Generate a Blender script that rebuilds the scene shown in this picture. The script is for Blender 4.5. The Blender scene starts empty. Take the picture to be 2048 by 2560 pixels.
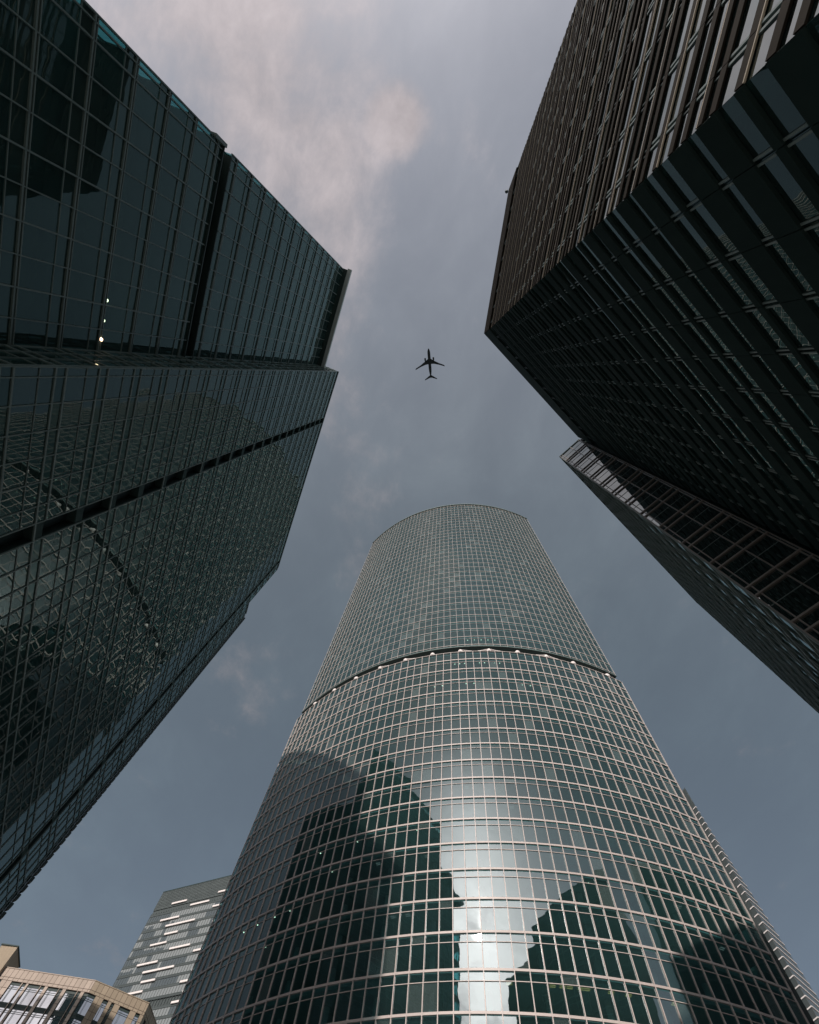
import bpy, math, random
from mathutils import Vector, Matrix
R = math.radians
random.seed(7)
sc = bpy.context.scene
COL = sc.collection

# ------------------------------------------------------------------ camera
CAM_H = 1.6
SUN_AZ, SUN_EL = -156.9, 32.8          # azimuth from +Y towards +X
cam = bpy.data.objects.new('camera', bpy.data.cameras.new('camera')); COL.objects.link(cam)
AX = Vector((0.970634, -0.230276, 0.069588))      # image right
AU = Vector((-0.240561, -0.929135, 0.280781))     # image up
AF = Vector((0.0, 0.289276, 0.957246))            # view direction
cam.matrix_world = Matrix(((AX.x, AU.x, -AF.x, 0), (AX.y, AU.y, -AF.y, 0), (AX.z, AU.z, -AF.z, CAM_H), (0, 0, 0, 1)))
cam.data.sensor_fit = 'VERTICAL'; cam.data.sensor_height = 24; cam.data.sensor_width = 19.2
cam.data.lens = 24 * 1183 / 2560
cam.data.clip_start = 0.1; cam.data.clip_end = 6000
sc.camera = cam

# ------------------------------------------------------------------ render settings
sc.view_settings.view_transform = 'Standard'; sc.view_settings.look = 'None'
sc.view_settings.exposure = 0; sc.view_settings.gamma = 1; sc.view_settings.use_curve_mapping = False
sc.render.engine = 'CYCLES'
sc.cycles.max_bounces = 6; sc.cycles.diffuse_bounces = 2; sc.cycles.glossy_bounces = 4
sc.cycles.transmission_bounces = 2; sc.cycles.transparent_max_bounces = 10
sc.cycles.caustics_reflective = False; sc.cycles.caustics_refractive = False

# ------------------------------------------------------------------ node helper
def nd(nt, kind, **kw):
    n = nt.nodes.new(kind)
    for k, v in kw.items():
        if k.startswith('i_'):
            n.inputs[k[2:].replace('_', ' ')].default_value = v
        elif k.startswith('n') and k[1:].isdigit():
            n.inputs[int(k[1:])].default_value = v
        else:
            setattr(n, k, v)
    return n
def mth(nt, op, a, b=None, c=None, clamp=False):
    n = nt.nodes.new('ShaderNodeMath'); n.operation = op; n.use_clamp = clamp
    for i, v in enumerate((a, b, c)):
        if v is None: continue
        if isinstance(v, (int, float)): n.inputs[i].default_value = v
        else: nt.links.new(v, n.inputs[i])
    return n.outputs[0]
def mixc(nt, f, a, b, blend='MIX'):
    n = nt.nodes.new('ShaderNodeMix'); n.data_type = 'RGBA'; n.blend_type = blend
    for i, v in ((0, f), (6, a), (7, b)):
        if isinstance(v, (int, float)): n.inputs[i].default_value = v
        elif isinstance(v, tuple): n.inputs[i].default_value = v
        else: nt.links.new(v, n.inputs[i])
    return n.outputs[2]

# ------------------------------------------------------------------ world: daylight sky with high thin cloud
world = bpy.data.worlds.new('World'); sc.world = world; world.use_nodes = True
nt = world.node_tree; nt.nodes.clear(); L = nt.links.new
out = nd(nt, 'ShaderNodeOutputWorld'); bg = nd(nt, 'ShaderNodeBackground'); bg.inputs[1].default_value = 0.1
L(bg.outputs[0], out.inputs[0])
sky = nd(nt, 'ShaderNodeTexSky', sky_type='NISHITA', sun_disc=False, sun_elevation=R(SUN_EL), sun_rotation=R(SUN_AZ),
         altitude=150, air_density=1.0, dust_density=1.6, ozone_density=1.0)
hsv = nd(nt, 'ShaderNodeHueSaturation', i_Saturation=0.66, i_Value=0.62); L(sky.outputs[0], hsv.inputs['Color'])
tc = nd(nt, 'ShaderNodeTexCoord')
nrm = nd(nt, 'ShaderNodeVectorMath', operation='NORMALIZE'); L(tc.outputs['Generated'], nrm.inputs[0])
sep = nd(nt, 'ShaderNodeSeparateXYZ'); L(nrm.outputs[0], sep.inputs[0])
zz = mth(nt, 'MAXIMUM', sep.outputs[2], 0.08)
U = mth(nt, 'DIVIDE', sep.outputs[0], zz); V = mth(nt, 'DIVIDE', sep.outputs[1], zz)
plane = nd(nt, 'ShaderNodeCombineXYZ'); L(U, plane.inputs[0]); L(V, plane.inputs[1])
sd = (math.sin(R(SUN_AZ)) * math.cos(R(SUN_EL)), math.cos(R(SUN_AZ)) * math.cos(R(SUN_EL)), math.sin(R(SUN_EL)))
dot = nd(nt, 'ShaderNodeVectorMath', operation='DOT_PRODUCT'); L(nrm.outputs[0], dot.inputs[0]); dot.inputs[1].default_value = sd
cosS = dot.outputs['Value']
c01 = mth(nt, 'MULTIPLY_ADD', cosS, 0.5, 0.5)
# brightness of a thin veil: forward scattering towards the sun
veil = mth(nt, 'ADD', mth(nt, 'MULTIPLY', mth(nt, 'ADD', mth(nt, 'MULTIPLY', mth(nt, 'POWER', c01, 1.6), 2.3), 0.16), 1.0),
           mth(nt, 'ADD', mth(nt, 'MULTIPLY', mth(nt, 'POWER', c01, 55.0), 15.0), mth(nt, 'MULTIPLY', mth(nt, 'POWER', c01, 150.0), 9.0)))
def noise(scale, detail, rough, off, stretch=None, dist=0.0):
    mp = nd(nt, 'ShaderNodeMapping'); L(plane.outputs[0], mp.inputs[0]); mp.inputs[1].default_value = off
    if stretch: mp.inputs[3].default_value = stretch[0]; mp.inputs[2].default_value = (0, 0, stretch[1])
    n = nd(nt, 'ShaderNodeTexNoise', i_Scale=scale, i_Detail=detail, i_Roughness=rough, i_Distortion=dist); L(mp.outputs[0], n.inputs['Vector'])
    return n.outputs['Fac']
nA = noise(2.6, 9, 0.58, (3.1, 1.7, 0), None, 0.3)
nB = noise(7.0, 7, 0.6, (8.2, 4.4, 0), ((1.0, 0.6, 1), R(40)), 0.25)
nC = noise(0.9, 5, 0.5, (1.2, 9.4, 0))
def blob(cx, cy, rx, ry, rot=0):
    mp = nd(nt, 'ShaderNodeMapping', vector_type='TEXTURE'); L(plane.outputs[0], mp.inputs[0])
    mp.inputs[1].default_value = (cx, cy, 0); mp.inputs[2].default_value = (0, 0, rot); mp.inputs[3].default_value = (rx, ry, 1)
    ln = nd(nt, 'ShaderNodeVectorMath', operation='LENGTH'); L(mp.outputs[0], ln.inputs[0])
    return mth(nt, 'SUBTRACT', 1.0, mth(nt, 'MULTIPLY', ln.outputs['Value'], 0.5), clamp=True)
def ss(x, a, b):
    n = nd(nt, 'ShaderNodeMapRange', interpolation_type='SMOOTHSTEP'); L(x, n.inputs[0])
    n.inputs[1].default_value = a; n.inputs[2].default_value = b
    return n.outputs[0]
b1 = blob(-0.46, -0.42, 0.25, 0.17, R(12)); b2 = blob(-0.185, -0.40, 0.035, 0.035); b3 = blob(-0.215, 0.06, 0.095, 0.27, R(-14))
b5 = blob(-1.35, -1.9, 1.1, 0.8); b6 = blob(-0.55, 1.05, 0.16, 0.14)
cov = mth(nt, 'ADD', mth(nt, 'MULTIPLY', b1, 0.74), mth(nt, 'MULTIPLY', b2, 0.70))
cov = mth(nt, 'ADD', cov, mth(nt, 'MULTIPLY', b3, 0.38))
cov = mth(nt, 'ADD', cov, mth(nt, 'ADD', mth(nt, 'MULTIPLY', b5, 0.3), mth(nt, 'MULTIPLY', b6, 0.07)))
mixn = mth(nt, 'ADD', mth(nt, 'MULTIPLY', nA, 0.75), mth(nt, 'MULTIPLY', nB, 0.25))
nD = noise(13.0, 7, 0.66, (2.2, 6.1, 0), ((1.0, 0.7, 1), R(-35)), 0.2)
mixn = mth(nt, 'ADD', mth(nt, 'MULTIPLY', mixn, 0.8), mth(nt, 'MULTIPLY', nD, 0.2))
m1 = ss(mth(nt, 'ADD', mth(nt, 'MULTIPLY_ADD', mth(nt, 'SUBTRACT', mixn, 0.5), 2.1, 0.5), cov), 0.62, 1.14)
thin = ss(mth(nt, 'ADD', mth(nt, 'MULTIPLY', nB, 0.5), mth(nt, 'MULTIPLY', nC, 0.6)), 0.42, 0.85)
veilc = nd(nt, 'ShaderNodeCombineXYZ')
vb = mth(nt, 'MULTIPLY', veil, mth(nt, 'MULTIPLY_ADD', thin, 0.40, 0.74))
L(mth(nt, 'MULTIPLY', vb, mth(nt, 'MULTIPLY_ADD', c01, 0.47, 0.52)), veilc.inputs[0]); L(mth(nt, 'MULTIPLY', vb, mth(nt, 'MULTIPLY_ADD', c01, -0.11, 1.03)), veilc.inputs[1]); L(mth(nt, 'MULTIPLY', vb, mth(nt, 'MULTIPLY_ADD', c01, -0.10, 1.05)), veilc.inputs[2])
base = mixc(nt, 1.0, hsv.outputs[0], veilc.outputs[0], 'ADD')
cb = mth(nt, 'ADD', 2.3, mth(nt, 'MULTIPLY', mth(nt, 'POWER', c01, 3.0), 3.7))
cb = mth(nt, 'MULTIPLY', cb, mth(nt, 'MULTIPLY_ADD', mth(nt, 'ADD', nA, nD), 0.70, 0.33))
cc = nd(nt, 'ShaderNodeCombineXYZ'); L(cb, cc.inputs[0]); L(mth(nt, 'MULTIPLY', cb, 0.90), cc.inputs[1]); L(mth(nt, 'MULTIPLY', cb, 0.925), cc.inputs[2])
L(mixc(nt, mth(nt, 'MULTIPLY', m1, 0.92), base, cc.outputs[0]), bg.inputs[0])

# ------------------------------------------------------------------ sun
sun = bpy.data.objects.new('sun', bpy.data.lights.new('sun', 'SUN')); COL.objects.link(sun)
sun.data.energy = 3.2; sun.data.angle = R(0.6); sun.data.color = (1.0, 0.90, 0.83)
sun.rotation_euler = Vector(sd).to_track_quat('Z', 'Y').to_euler(); sun.location = (-60, -120, 300)

# ------------------------------------------------------------------ materials
def new_mat(name):
    m = bpy.data.materials.new(name); m.use_nodes = True; m.node_tree.nodes.clear(); return m
def paint(name, col, rough=0.5, metal=0.0, var=0.25, scale=0.6, spec=0.3, grain=6.0, streak=0.0):
    m = new_mat(name); t = m.node_tree
    o = nd(t, 'ShaderNodeOutputMaterial'); p = nd(t, 'ShaderNodeBsdfPrincipled', i_Roughness=rough, i_Metallic=metal)
    p.inputs['Specular IOR Level'].default_value = spec
    g = nd(t, 'ShaderNodeNewGeometry')
    n1 = nd(t, 'ShaderNodeTexNoise', i_Scale=scale, i_Detail=5.0); t.links.new(g.outputs['Position'], n1.inputs['Vector'])
    n2 = nd(t, 'ShaderNodeTexNoise', i_Scale=grain, i_Detail=4.0)
    mp = nd(t, 'ShaderNodeMapping'); mp.inputs[3].default_value = (1, 1, 0.25); t.links.new(g.outputs['Position'], mp.inputs[0]); t.links.new(mp.outputs[0], n2.inputs['Vector'])
    f = mth(t, 'ADD', mth(t, 'MULTIPLY', n1.outputs['Fac'], 0.5), mth(t, 'MULTIPLY', n2.outputs['Fac'], 0.5))
    v = mth(t, 'MULTIPLY_ADD', mth(t, 'SUBTRACT', f, 0.5), 2 * var, 1.0)
    oi = nd(t, 'ShaderNodeObjectInfo')
    v = mth(t, 'MULTIPLY', v, mth(t, 'MULTIPLY_ADD', oi.outputs['Random'], 0.16 * min(1, var * 4), 1 - 0.08 * min(1, var * 4)))
    c = mixc(t, 1.0, (*col, 1), (1, 1, 1, 1), 'MULTIPLY'); cn = c.node
    cmb = nd(t, 'ShaderNodeCombineXYZ')
    for i in range(3): t.links.new(v, cmb.inputs[i])
    t.links.new(cmb.outputs[0], cn.inputs[7]); t.links.new(c, p.inputs['Base Color'])
    t.links.new(mth(t, 'MULTIPLY_ADD', n1.outputs['Fac'], 0.3, rough - 0.15, clamp=True), p.inputs['Roughness'])
    t.links.new(p.outputs[0], o.inputs[0]); return m
def glass(name, ior, tint, rough=0.006, wob=0.02, wscale=0.55, dust=(0.20, 0.32, 0.32), film_w=0.10, gcol=(0.90, 0.98, 0.98), opaque=None, curve=None):
    """coated facade glass: fresnel mirror over a tinted see-through body with a faint diffuse film that lifts the blacks; the slight
    waviness of toughened panes comes from a low frequency bump"""
    m = new_mat(name); t = m.node_tree
    o = nd(t, 'ShaderNodeOutputMaterial'); g = nd(t, 'ShaderNodeNewGeometry')
    n1 = nd(t, 'ShaderNodeTexNoise', i_Scale=wscale, i_Detail=1.5, i_Roughness=0.45); 
    oi = nd(t, 'ShaderNodeObjectInfo')
    ad = nd(t, 'ShaderNodeVectorMath', operation='ADD'); t.links.new(g.outputs['Position'], ad.inputs[0])
    sc3 = nd(t, 'ShaderNodeVectorMath', operation='SCALE'); sc3.inputs[0].default_value = (37, 11, 23); t.links.new(oi.outputs['Random'], sc3.inputs['Scale'])
    t.links.new(sc3.outputs[0], ad.inputs[1]); t.links.new(ad.outputs[0], n1.inputs['Vector'])
    bp = nd(t, 'ShaderNodeBump', i_Strength=1.0, i_Distance=wob); t.links.new(n1.outputs['Fac'], bp.inputs['Height'])
    fr = nd(t, 'ShaderNodeFresnel'); t.links.new(bp.outputs[0], fr.inputs['Normal'])
    t.links.new(mth(t, 'MULTIPLY_ADD', g.outputs['Backfacing'], 1 / ior - ior, ior), fr.inputs['IOR'])
    fac = fr.outputs[0]
    if curve:      # measured style reflectance of a coated pane against the cosine of the viewing angle
        dt = nd(t, 'ShaderNodeVectorMath', operation='DOT_PRODUCT'); t.links.new(g.outputs['Incoming'], dt.inputs[0]); t.links.new(bp.outputs[0], dt.inputs[1])
        cr = nd(t, 'ShaderNodeValToRGB'); e = cr.color_ramp.elements; e[0].position, e[0].color = curve[0][0], (curve[0][1],) * 3 + (1,)
        e[1].position, e[1].color = curve[-1][0], (curve[-1][1],) * 3 + (1,)
        for (p_, v_) in curve[1:-1]: q_ = e.new(p_); q_.color = (v_, v_, v_, 1)
        t.links.new(mth(t, 'ABSOLUTE', dt.outputs['Value']), cr.inputs[0]); fac = cr.outputs[0]
    gl = nd(t, 'ShaderNodeBsdfGlossy', i_Roughness=rough); gl.inputs['Color'].default_value = (*gcol, 1); t.links.new(bp.outputs[0], gl.inputs['Normal'])
    df = nd(t, 'ShaderNodeBsdfDiffuse'); df.inputs[0].default_value = (*dust, 1)  # diffuse tone mixed in to raise the black level
    if opaque: tr = nd(t, 'ShaderNodeBsdfDiffuse'); tr.inputs[0].default_value = (*opaque, 1)
    else:
        tr = nd(t, 'ShaderNodeBsdfTransparent'); tr.inputs[0].default_value = (*tint, 1)
    a = nd(t, 'ShaderNodeMixShader'); a.inputs[0].default_value = film_w; t.links.new(tr.outputs[0], a.inputs[1]); t.links.new(df.outputs[0], a.inputs[2])
    b = nd(t, 'ShaderNodeMixShader'); t.links.new(fac, b.inputs[0]); t.links.new(a.outputs[0], b.inputs[1]); t.links.new(gl.outputs[0], b.inputs[2])
    t.links.new(b.outputs[0], o.inputs[0]); return m
def lamp_mat(name, col, strength):
    m = new_mat(name); t = m.node_tree; o = nd(t, 'ShaderNodeOutputMaterial'); e = nd(t, 'ShaderNodeEmission'); e.inputs[0].default_value = (*col, 1); e.inputs[1].default_value = strength
    n = nd(t, 'ShaderNodeTexNoise', i_Scale=3.0); t.links.new(mth(t, 'MULTIPLY_ADD', n.outputs['Fac'], strength * 0.2, strength * 0.9), e.inputs[1])
    t.links.new(e.outputs[0], o.inputs[0]); return m

RC_CURVE = [(0.0, 0.55), (0.12, 0.30), (0.30, 0.22), (0.45, 0.17), (0.56, 0.095), (0.66, 0.11), (0.75, 0.19), (0.85, 0.25), (1.0, 0.27)]
M = dict(
    glass_round=glass('teal_mirror_glass', 2.35, (0.27, 0.55, 0.56), rough=0.012, wob=0.007, wscale=0.5, film_w=0.08, gcol=(0.86, 0.97, 0.98), dust=(0.12, 0.24, 0.23),
                      curve=RC_CURVE),
    glass_round_pale=glass('teal_mirror_glass_with_blind', 2.35, (0.17, 0.34, 0.35), rough=0.014, wob=0.007, wscale=0.5, film_w=0.22, gcol=(0.86, 0.97, 0.98), dust=(0.26, 0.38, 0.37),
                      curve=RC_CURVE),
    glass_dark=glass('dark_green_glass', 1.58, (0.28, 0.60, 0.63), rough=0.004, wob=0.007, wscale=0.5, film_w=0.17, gcol=(0.72, 0.98, 0.95), dust=(0.13, 0.23, 0.22)),
    glass_long=glass('dark_green_reflective_glass', 1.78, (0.20, 0.42, 0.42), rough=0.004, wob=0.008, wscale=0.42, film_w=0.15, gcol=(0.78, 0.98, 0.95), dust=(0.13, 0.23, 0.22)),
    glass_ribbon=glass('pale_ribbon_glass', 4.6, (0.10, 0.2, 0.2), rough=0.004, wob=0.006, wscale=0.7, film_w=0.06),
    glass_ribbon_dark=glass('dark_ribbon_glass', 1.72, (0.08, 0.2, 0.2), rough=0.004, wob=0.010, wscale=0.6, film_w=0.15, gcol=(0.80, 0.98, 0.94), dust=(0.12, 0.22, 0.21)),
    glass_mirror=glass('mirror_glass', 4.6, (0.10, 0.2, 0.2), rough=0.004, wob=0.006, wscale=0.6, film_w=0.06),
    spandrel_glass=glass('green_spandrel_glass', 1.62, (0, 0, 0), rough=0.005, wob=0.007, wscale=0.5, film_w=0.17, gcol=(0.72, 0.98, 0.95), dust=(0.13, 0.23, 0.22), opaque=(0.008, 0.017, 0.016)),
    glass_far=glass('pale_office_glass', 2.2, (0, 0, 0), rough=0.02, wob=0.012, wscale=0.5, film_w=0.3, dust=(0.18, 0.21, 0.21), opaque=(0.04, 0.05, 0.052), gcol=(0.92, 0.94, 0.96)),
    glass_blind=glass('office_glass_with_blinds', 1.8, (0, 0, 0), rough=0.05, wob=0.012, wscale=0.5, film_w=0.5, dust=(0.30, 0.32, 0.32), opaque=(0.20, 0.22, 0.22)),
    dull_metal=paint('dim_pale_aluminium', (0.48, 0.44, 0.42), 0.5, 0.0, 0.10, 0.2, 0.3),  # dimmer copy of the pale aluminium, upper shaft only
    pale_metal=paint('pale_pink_grey_aluminium', (0.57, 0.505, 0.475), 0.45, 0.0, 0.10, 0.2, 0.4),
    grey_metal=paint('grey_green_aluminium', (0.17, 0.225, 0.215), 0.42, 0.0, 0.2, 0.3, 0.4),
    bronze_metal=paint('bronze_grey_aluminium', (0.27, 0.24, 0.21), 0.4, 0.0, 0.2, 0.3, 0.4),
    pale_grey=paint('pale_grey_metal', (0.48, 0.54, 0.53), 0.5, 0.0, 0.12),
    dark_metal=paint('blackened_steel', (0.030, 0.052, 0.050), 0.5, 0.0, 0.2),
    cladding_shaded=paint('shaded_terracotta', (0.027, 0.046, 0.043), 0.75, 0.0, 0.25, 0.35, 0.03, 3.0),  # darker copy of the terracotta; the face's shade is in the colour
    brown=paint('brown_terracotta', (0.031, 0.027, 0.022), 0.8, 0.0, 0.35, 0.35, 0.04, 3.0),
    brown_plaster=paint('brown_plaster', (0.16, 0.12, 0.10), 0.8, 0.0, 0.2),
    gold_metal=paint('champagne_metal', (0.62, 0.54, 0.42), 0.3, 0.0, 0.1),
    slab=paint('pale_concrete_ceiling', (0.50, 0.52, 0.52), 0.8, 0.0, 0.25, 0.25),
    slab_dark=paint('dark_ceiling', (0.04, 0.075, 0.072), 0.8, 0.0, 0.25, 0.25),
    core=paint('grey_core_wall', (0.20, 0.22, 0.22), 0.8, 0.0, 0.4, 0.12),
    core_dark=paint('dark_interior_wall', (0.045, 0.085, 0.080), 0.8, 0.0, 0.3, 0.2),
    column=paint('white_painted_column', (0.72, 0.74, 0.74), 0.6, 0.0, 0.1),
    stone=paint('beige_limestone', (0.50, 0.42, 0.355), 0.75, 0.0, 0.22, 0.5, 0.2, 2.2),
    stone2=paint('yellow_beige_limestone', (0.40, 0.33, 0.245), 0.75, 0.0, 0.25, 0.5, 0.2, 2.2),
    joint=paint('dark_stone_joint', (0.13, 0.10, 0.08), 0.9, 0.0, 0.2),
    white_fin=paint('white_aluminium_fin', (0.84, 0.78, 0.75), 0.4, 0.0, 0.05),
    spandrel_grey=paint('dark_grey_spandrel', (0.075, 0.09, 0.09), 0.5, 0.0, 0.25, 0.2),
    louvre_grey=paint('grey_louvre', (0.13, 0.155, 0.155), 0.5, 0.0, 0.25, 0.2),
    roofing=paint('roof_membrane', (0.18, 0.18, 0.18), 0.9, 0.0, 0.2),
    asphalt=paint('asphalt', (0.05, 0.05, 0.052), 0.9, 0.0, 0.3, 0.4, 0.3, 30),
    paving=paint('grey_paving', (0.27, 0.27, 0.26), 0.85, 0.0, 0.3, 0.3, 0.3, 12),
    plane_silhouette=paint('aircraft_silhouette', (0.006, 0.012, 0.014), 0.45, 0.0, 0.1),  # near-black colour carries the shade of the underside against the sky
    lamp=lamp_mat('warm_lamp', (1.0, 0.80, 0.60), 4.0),
    lamp_y=lamp_mat('yellow_strip_lamp', (1.0, 0.6, 0.22), 0.7),
    lamp_bright=lamp_mat('bright_warm_lamp', (1.0, 0.62, 0.38), 9.0),
    lamp_dim=lamp_mat('dim_strip_lamp', (1.0, 0.85, 0.8), 0.22),
)

# ------------------------------------------------------------------ object helpers
def thing(name, label, cat, loc, group=None):
    o = bpy.data.objects.new(name, None); COL.objects.link(o); o.location = loc
    o.empty_display_size = 2
    o['label'] = label; o['category'] = cat
    if group: o['group'] = group
    return o
_MW = {}
def link(name, mesh, parent, mat4=None):
    o = bpy.data.objects.new(name, mesh); COL.objects.link(o)
    if parent is not None:
        o.parent = parent
        base = _MW.get(parent.name)
        if base is None:
            base = parent.location.copy() if parent.parent is None else Vector((0, 0, 0)); _MW[parent.name] = base
        o.matrix_basis = Matrix.Translation(-base) @ (mat4 or Matrix.Identity(4))
    elif mat4 is not None: o.matrix_basis = mat4
    return o
_cache = {}
def cube_mesh(mat):
    k = ('cube', mat)
    if k not in _cache:
        me = bpy.data.meshes.new('box_' + mat)
        v = [(x, y, z) for x in (-.5, .5) for y in (-.5, .5) for z in (-.5, .5)]
        me.from_pydata(v, [], [(0, 1, 3, 2), (4, 6, 7, 5), (0, 4, 5, 1), (2, 3, 7, 6), (0, 2, 6, 4), (1, 5, 7, 3)])
        me.materials.append(M[mat]); _cache[k] = me
    return _cache[k]
def pane_mesh(mat):
    """a unit sheet of glass in the local XZ plane, 1 deep in Y: a thin closed slab"""
    k = ('pane', mat)
    if k not in _cache:
        me = bpy.data.meshes.new('sheet_' + mat)
        me.from_pydata([(-.5, 0, -.5), (.5, 0, -.5), (.5, 0, .5), (-.5, 0, .5)], [], [(0, 1, 2, 3)])
        me.materials.append(M[mat]); _cache[k] = me
    return _cache[k]
class MB:
    def __init__(s): s.v = []; s.f = []
    def quad(s, a, b, c, d):
        n = len(s.v); s.v += [tuple(a), tuple(b), tuple(c), tuple(d)]; s.f.append((n, n + 1, n + 2, n + 3))
    def box(s, m4):
        n = len(s.v)
        for x in (-.5, .5):
            for y in (-.5, .5):
                for z in (-.5, .5): s.v.append(tuple(m4 @ Vector((x, y, z))))
        s.f += [tuple(n + i for i in q) for q in ((0, 1, 3, 2), (4, 6, 7, 5), (0, 4, 5, 1), (2, 3, 7, 6), (0, 2, 6, 4), (1, 5, 7, 3))]
    def prism(s, poly, z0, z1):
        n = len(s.v); k = len(poly)
        s.v += [(p[0], p[1], z0) for p in poly] + [(p[0], p[1], z1) for p in poly]
        s.f.append(tuple(n + i for i in reversed(range(k)))); s.f.append(tuple(n + k + i for i in range(k)))
        for i in range(k):
            j = (i + 1) % k; s.f.append((n + i, n + j, n + k + j, n + k + i))
    def mesh(s, name, mat):
        me = bpy.data.meshes.new(name); me.from_pydata(s.v, [], s.f)
        for m_ in (mat if isinstance(mat, (list, tuple)) else [mat]): me.materials.append(M[m_])
        me.validate(); me.update(); return me
    def obj(s, name, mat, parent): return link(name, s.mesh(name, mat), parent)

class Wall:
    """a vertical facade plane from P0 to P1 (plan), outside on the right hand when walking P0->P1 unless flip"""
    def __init__(s, P0, P1, flip=False):
        s.P0 = Vector(P0); d = Vector(P1) - s.P0; s.len = d.length; s.d = d.normalized()
        s.n = Vector((s.d.y, -s.d.x))
        if flip: s.n = -s.n
    def pt(s, u, z, n=0.0):
        p = s.P0 + s.d * u + s.n * n; return Vector((p.x, p.y, z + CAM_H))
    def rot(s):
        # local X along wall, local -Y outwards, Z up  (keeps a right handed frame)
        y = Vector((-s.n.x, -s.n.y, 0)); x = Vector((-s.n.y, s.n.x, 0)); z = Vector((0, 0, 1))
        return Matrix(((x.x, y.x, 0, 0), (x.y, y.y, 0, 0), (0, 0, 1, 0), (0, 0, 0, 1)))
    def m(s, u0, u1, z0, z1, n0, n1):
        c = s.pt((u0 + u1) / 2, (z0 + z1) / 2, (n0 + n1) / 2)
        return Matrix.Translation(c) @ s.rot() @ Matrix.Diagonal((abs(u1 - u0), abs(n1 - n0), abs(z1 - z0), 1))
    def box(s, name, mat, parent, u0, u1, z0, z1, n0, n1):
        return link(name, cube_mesh(mat), parent, s.m(u0, u1, z0, z1, n0, n1))
    def pane(s, u0, u1, z0, z1, n=0.0, tilt=0.004):
        c = s.pt((u0 + u1) / 2, (z0 + z1) / 2, n)
        t = Matrix.Rotation(random.gauss(0, tilt), 4, 'X') @ Matrix.Rotation(random.gauss(0, tilt), 4, 'Z')
        return Matrix.Translation(c) @ s.rot() @ t @ Matrix.Diagonal((u1 - u0, 1, z1 - z0, 1))

def project(p):
    q = Vector(p) - Vector((0, 0, CAM_H)); w = q.dot(AF)
    if w < 0.5: return None
    return 409.5 + q.dot(AX) / w * 473.2, 512 - q.dot(AU) / w * 473.2
def area(m4):
    pts = [project(m4 @ Vector(c)) for c in ((-.5, 0, -.5), (.5, 0, -.5), (.5, 0, .5), (-.5, 0, .5))]
    if any(p is None for p in pts): return 0
    cx = sum(p[0] for p in pts) / 4; cy = sum(p[1] for p in pts) / 4
    if not (-30 < cx < 849 and -30 < cy < 1054): return 0
    return abs(sum(pts[i][0] * pts[(i + 1) % 4][1] - pts[(i + 1) % 4][0] * pts[i][1] for i in range(4))) / 2
def place_panes(lst, parent, limit=290, name='pane', stuff='glazing'):
    """lst of (matrix, material); the ones that show largest become objects, the rest one piece of stuff per material"""
    lst = [(area(m4), i, m4, mt) for i, (m4, mt) in enumerate(lst)]
    lst.sort(key=lambda t: -t[0])
    rest = {}
    for k, (a, i, m4, mt) in enumerate(lst):
        if k < limit and a > 2: link(name, pane_mesh(mt), parent, m4)
        else: rest.setdefault(mt, []).append(m4)
    for mt, ms in rest.items():
        b = MB()
        for m4 in ms:
            b.quad(*[m4 @ Vector(c) for c in ((-.5, 0, -.5), (.5, 0, -.5), (.5, 0, .5), (-.5, 0, .5))])
        o = b.obj(stuff, mt, parent); o['kind'] = 'stuff'
def place_boxes(lst, parent, mat, limit, name, stuff):
    def ar(m4):
        pts = [project(m4 @ Vector((x, y, z))) for x in (-.5, .5) for y in (-.5, .5) for z in (-.5, .5)]
        if any(p is None for p in pts): return 0
        xs = [max(-20, min(839, p[0])) for p in pts]; ys = [max(-20, min(1044, p[1])) for p in pts]
        return (max(xs) - min(xs)) * (max(ys) - min(ys))
    l = sorted(lst, key=lambda m4: -ar(m4)); b = MB()
    for k, m4 in enumerate(l):
        if k < limit: link(name, cube_mesh(mat), parent, m4)
        else: b.box(m4)
    if b.v: o = b.obj(stuff, mat, parent); o['kind'] = 'stuff'

G0 = -CAM_H      # ground level measured from the camera

# ------------------------------------------------------------------ ground
def flat(name, poly, z, mat, thick=None):
    b = MB()
    if thick: b.prism(poly, z - thick, z)
    else:
        b.v = [(p[0], p[1], z) for p in poly]; b.f = [tuple(range(len(poly)))]
    o = b.obj(name, mat, None); o['kind'] = 'structure'; return o
flat('ground', [(-2500, -2500), (2500, -2500), (2500, 2500), (-2500, 2500)], 0.0, 'paving')
flat('pavement', [(-27, -60), (2, -60), (4, -8), (24, 4), (56, 30), (60, 62), (-16, 96), (-30, 66)], 0.12, 'paving', 0.12)
flat('road', [(-26, -400), (0, -400), (0, -62), (-26, -62)], 0.004, 'asphalt')

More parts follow.
